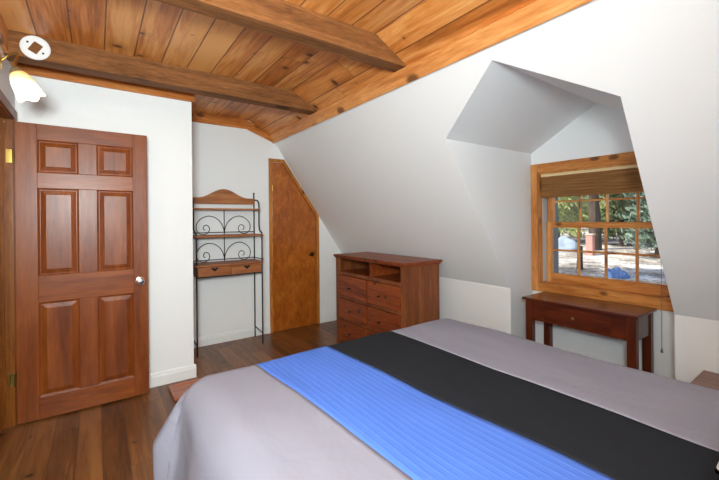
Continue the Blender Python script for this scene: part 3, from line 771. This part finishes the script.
# ------------------------------------------------------------------ outdoors, seen through the window
def ground_z(x, y): return -1.35 + max(0, x - 9) * .028 + .18 * noise.noise(Vector((x * .12, y * .12, 1)))
t = NT('sunlit_dirt_and_needles')
tc = t.n('TexCoord')
n1 = t.n('TexNoise', ins={'Vector': tc.outputs['Object'], 'Scale': .6, 'Detail': 6.0, 'Roughness': .65})
n2 = t.n('TexNoise', ins={'Vector': tc.outputs['Object'], 'Scale': 7.0, 'Detail': 4.0})
c = t.ramp(t.math('ADD', t.math('MULTIPLY', n1.outputs[0], .7), t.math('MULTIPLY', n2.outputs[0], .3)), [(.40, srgb(110, 100, 92)), (.49, srgb(176, 166, 156)), (.58, srgb(232, 226, 220))])
t.bump(n2.outputs[0], .6, .1); t.out(Base_Color=c, Roughness=.9)
M['dirt'] = t.m
bm = bmesh.new(); g = []
for i in range(41):
    xx = 3.6 + i * 2.2
    g.append([bm.verts.new((xx, -30 + j * 2.2, ground_z(xx, -30 + j * 2.2))) for j in range(50)])
for i in range(40):
    for j in range(49): bm.faces.new((g[i][j], g[i + 1][j], g[i + 1][j + 1], g[i][j + 1]))
mb = MB(); mb.bm.free(); mb.bm = bm
struct(mb.build('ground', M['dirt'], smooth=True))
# gravel road crossing the view
t = NT('grey_road'); tc = t.n('TexCoord'); n1 = t.n('TexNoise', ins={'Vector': tc.outputs['Object'], 'Scale': 3.0, 'Detail': 6.0})
t.out(Base_Color=t.ramp(n1.outputs[0], [(.3, srgb(96, 90, 98)), (.7, srgb(136, 128, 136))]), Roughness=.9)
bm = bmesh.new(); pr = None
for j in range(60):
    y = -30 + j * 1.8; xa = 29 + .12 * y + 1.2 * math.sin(y * .09)
    a = [bm.verts.new((xa + k * 1.3, y, ground_z(xa + k * 1.3, y) + .07)) for k in range(6)]
    if pr:
        for k in range(5): bm.faces.new((pr[k], pr[k + 1], a[k + 1], a[k]))
    pr = a
mb = MB(); mb.bm.free(); mb.bm = bm
struct(mb.build('road', t.m))

def leaf_mat(name, a, b_):
    t = NT(name); tc = t.n('TexCoord'); n1 = t.n('TexNoise', ins={'Vector': tc.outputs['Object'], 'Scale': 3.0, 'Detail': 3.0})
    t.out(Base_Color=t.ramp(n1.outputs[0], [(.35, a), (.65, b_)]), Roughness=.6); return t.m
LM = [leaf_mat('dark_green_needles', srgb(46, 64, 40), srgb(112, 130, 80)), leaf_mat('bright_green_leaves', srgb(120, 140, 70), srgb(206, 208, 140)), leaf_mat('bluish_green_needles', srgb(66, 92, 80), srgb(140, 162, 136))]
BARK = wood('grey_bark', srgb(112, 98, 88), srgb(84, 72, 64), srgb(52, 44, 40), 'Z', .25, .9, bumpy=.8)
def tree(x, y, h, tr_r, crown0, crown_r, kind, lab, nleaf=1500, seed=1):
    z0 = ground_z(x, y); rd = random.Random(seed)
    t_ = thing('tree', lab, 'tree', (x, y, z0 - .05), 'trees beyond the dormer window')
    mb = MB(); n_ = 8
    mb.tube([(x + .06 * math.sin(i * 1.1 + seed), y + .06 * math.cos(i * .9 + seed), z0 - .3 + (h + .2) * i / n_) for i in range(n_ + 1)], [tr_r * (1.15 - .95 * i / n_) for i in range(n_ + 1)], 10)
    for k in range(10):
        zz_ = z0 + crown0 + (h - crown0) * k / 10; an = rd.uniform(0, 2 * PI); rr = crown_r * (1 - .07 * k) * .8
        mb.tube([(x, y, zz_), (x + rr * math.cos(an) * .5, y + rr * math.sin(an) * .5, zz_ + .15), (x + rr * math.cos(an), y + rr * math.sin(an), zz_ + .1)], [tr_r * .22, tr_r * .14, .01], 6)
    mb.build('trunk', BARK, t_, smooth=True)
    mb = MB()
    cl_ = []
    for k in range(max(8, nleaf // 60)):
        zz_ = rd.random(); an = rd.uniform(0, 2 * PI); rr = crown_r * math.sqrt(rd.random()) * (1.05 - .75 * zz_)
        cl_.append(Vector((x + rr * math.cos(an), y + rr * math.sin(an), z0 + crown0 + (h - crown0) * zz_)))
    for k in range(int(nleaf * 1.6)):
        c_ = rd.choice(cl_); p = c_ + Vector((rd.gauss(0, .38), rd.gauss(0, .38), rd.gauss(0, .28)))
        n_v = Vector((rd.uniform(-1, 1), rd.uniform(-1, 1), rd.uniform(-.3, 1))).normalized(); a = n_v.orthogonal().normalized(); b2 = n_v.cross(a); s = rd.uniform(.07, .16)
        mb.bm.faces.new([mb.bm.verts.new(p + v) for v in (a * s * 1.5, b2 * s * .6, -a * s * 1.5, -b2 * s * .6)])
    mb.build('foliage', LM[kind], t_)
tree(27.0, 10.75, 11, .36, 4.8, 1.6, 0, 'thick dark trunked tree in the second pane of the upper sash', 1500, 2)
tree(31.5, 15.3, 7, .14, .7, 2.0, 1, 'bright yellow-green tree in the leftmost panes of the upper sash', 2600, 3)
tree(38.0, 16.4, 8, .16, 1.2, 2.6, 1, 'sunlit pale green tree just left of the thick dark trunk', 2200, 4)
tree(30.6, 10.3, 7, .18, .9, 1.35, 0, 'dark green tree in the third pane of the upper sash', 2600, 5)
tree(35.6, 11.0, 8, .18, .6, 1.6, 2, 'grey-green tree behind the dark one, by the upright between the right panes', 2400, 6)
tree(25.5, 6.9, 7, .16, .9, 1.3, 2, 'bluish green tree in the rightmost pane beside the white slope', 2400, 7)
rowx = [(50, 25, 1), (58, 25, 0), (50, 19.2, 1), (58, 18.6, 0), (50, 13.6, 0)]
for i, (x, y, k) in enumerate(rowx):
    tree(x, y, 8.5, .2, .3, 2.3, k, ['far light green tree at the left edge of the window view', 'far dark green tree behind the leftmost panes', 'far light green tree behind the thick trunk',
         'far dark green tree behind the third panes', 'far dark green tree at the right end of the window view'][i], 2200, 20 + i)
# pinkish pillar, wooden post, blue heap
def on(px_slope, X): return (X, px_slope * X)
x, y = on(.407, 24.4); z = ground_z(x, y)
pl = thing('pillar', 'pinkish square pillar standing by the road outside the window', 'pillar', (x, y, z - .1))
pk = plain('pink_stucco', srgb(206, 150, 140), .8)
box('shaft', pk, x - .17, x + .17, y - .19, y + .19, z - .1, z + 1.22, pl, .02)
box('cap', plain('pale_cap_stone', srgb(226, 200, 186), .8), x - .21, x + .21, y - .23, y + .23, z + 1.2205, z + 1.30, pl, .015)
x, y = on(.432, 18.9); z = ground_z(x, y)
po = thing('wooden_post', 'weathered brown post rising from the bright ground outside, left of the pinkish pillar', 'post', (x, y, z - .15))
mb = MB(); mb.tube([(x, y, z - .15), (x + .02, y, z + .5), (x, y - .02, z + 1.12)], [.15, .125, .115], 12); mb.build('shaft', BARK, po, smooth=True)
x, y = on(.352, 17.6); z = ground_z(x, y)
mb = MB(); bm2 = mb.bm; bmesh.ops.create_icosphere(bm2, subdivisions=4, radius=1.0)
for v in bm2.verts:
    n_ = noise.noise(v.co * 2.3) * .22 + noise.noise(v.co * 6) * .07
    v.co = Vector((x + v.co.x * .36 * (1 + n_), y + v.co.y * .46 * (1 + n_), z - .08 + max(0, v.co.z) * .44 * (1 + 1.6 * n_)))
hb = mb.build('tarp_heap', plain('blue_tarp', srgb(92, 124, 178), .5), loc=(x, y, z - .08))
tag(hb, 'low heap under a blue tarp on the ground outside, near the window bottom', 'tarp')
x, y = on(.468, 25.8); z = ground_z(x, y)
mb = MB(); bm2 = mb.bm; bmesh.ops.create_icosphere(bm2, subdivisions=4, radius=1.0)
for v in bm2.verts:
    n_ = noise.noise(v.co * 1.7 + Vector((5, 2, 1))) * .3
    v.co = Vector((x + v.co.x * .8 * (1 + n_), y + v.co.y * .95 * (1 + n_), z - .1 + max(0, v.co.z) * .95 * (1 + n_)))
hb = mb.build('boulder', plain('pale_blue_grey_stone', srgb(152, 166, 182), .8), loc=(x, y, z - .1))
tag(hb, 'pale blue-grey boulder outside the left panes of the lower sash', 'boulder')
tree(13.5, 9.1, 11, .2, 6.3, 2.2, 0, 'unseen nearest tree left of the window view, added to shade the ground outside', 2600, 41)  # out of view, added only for the shade it casts on the ground
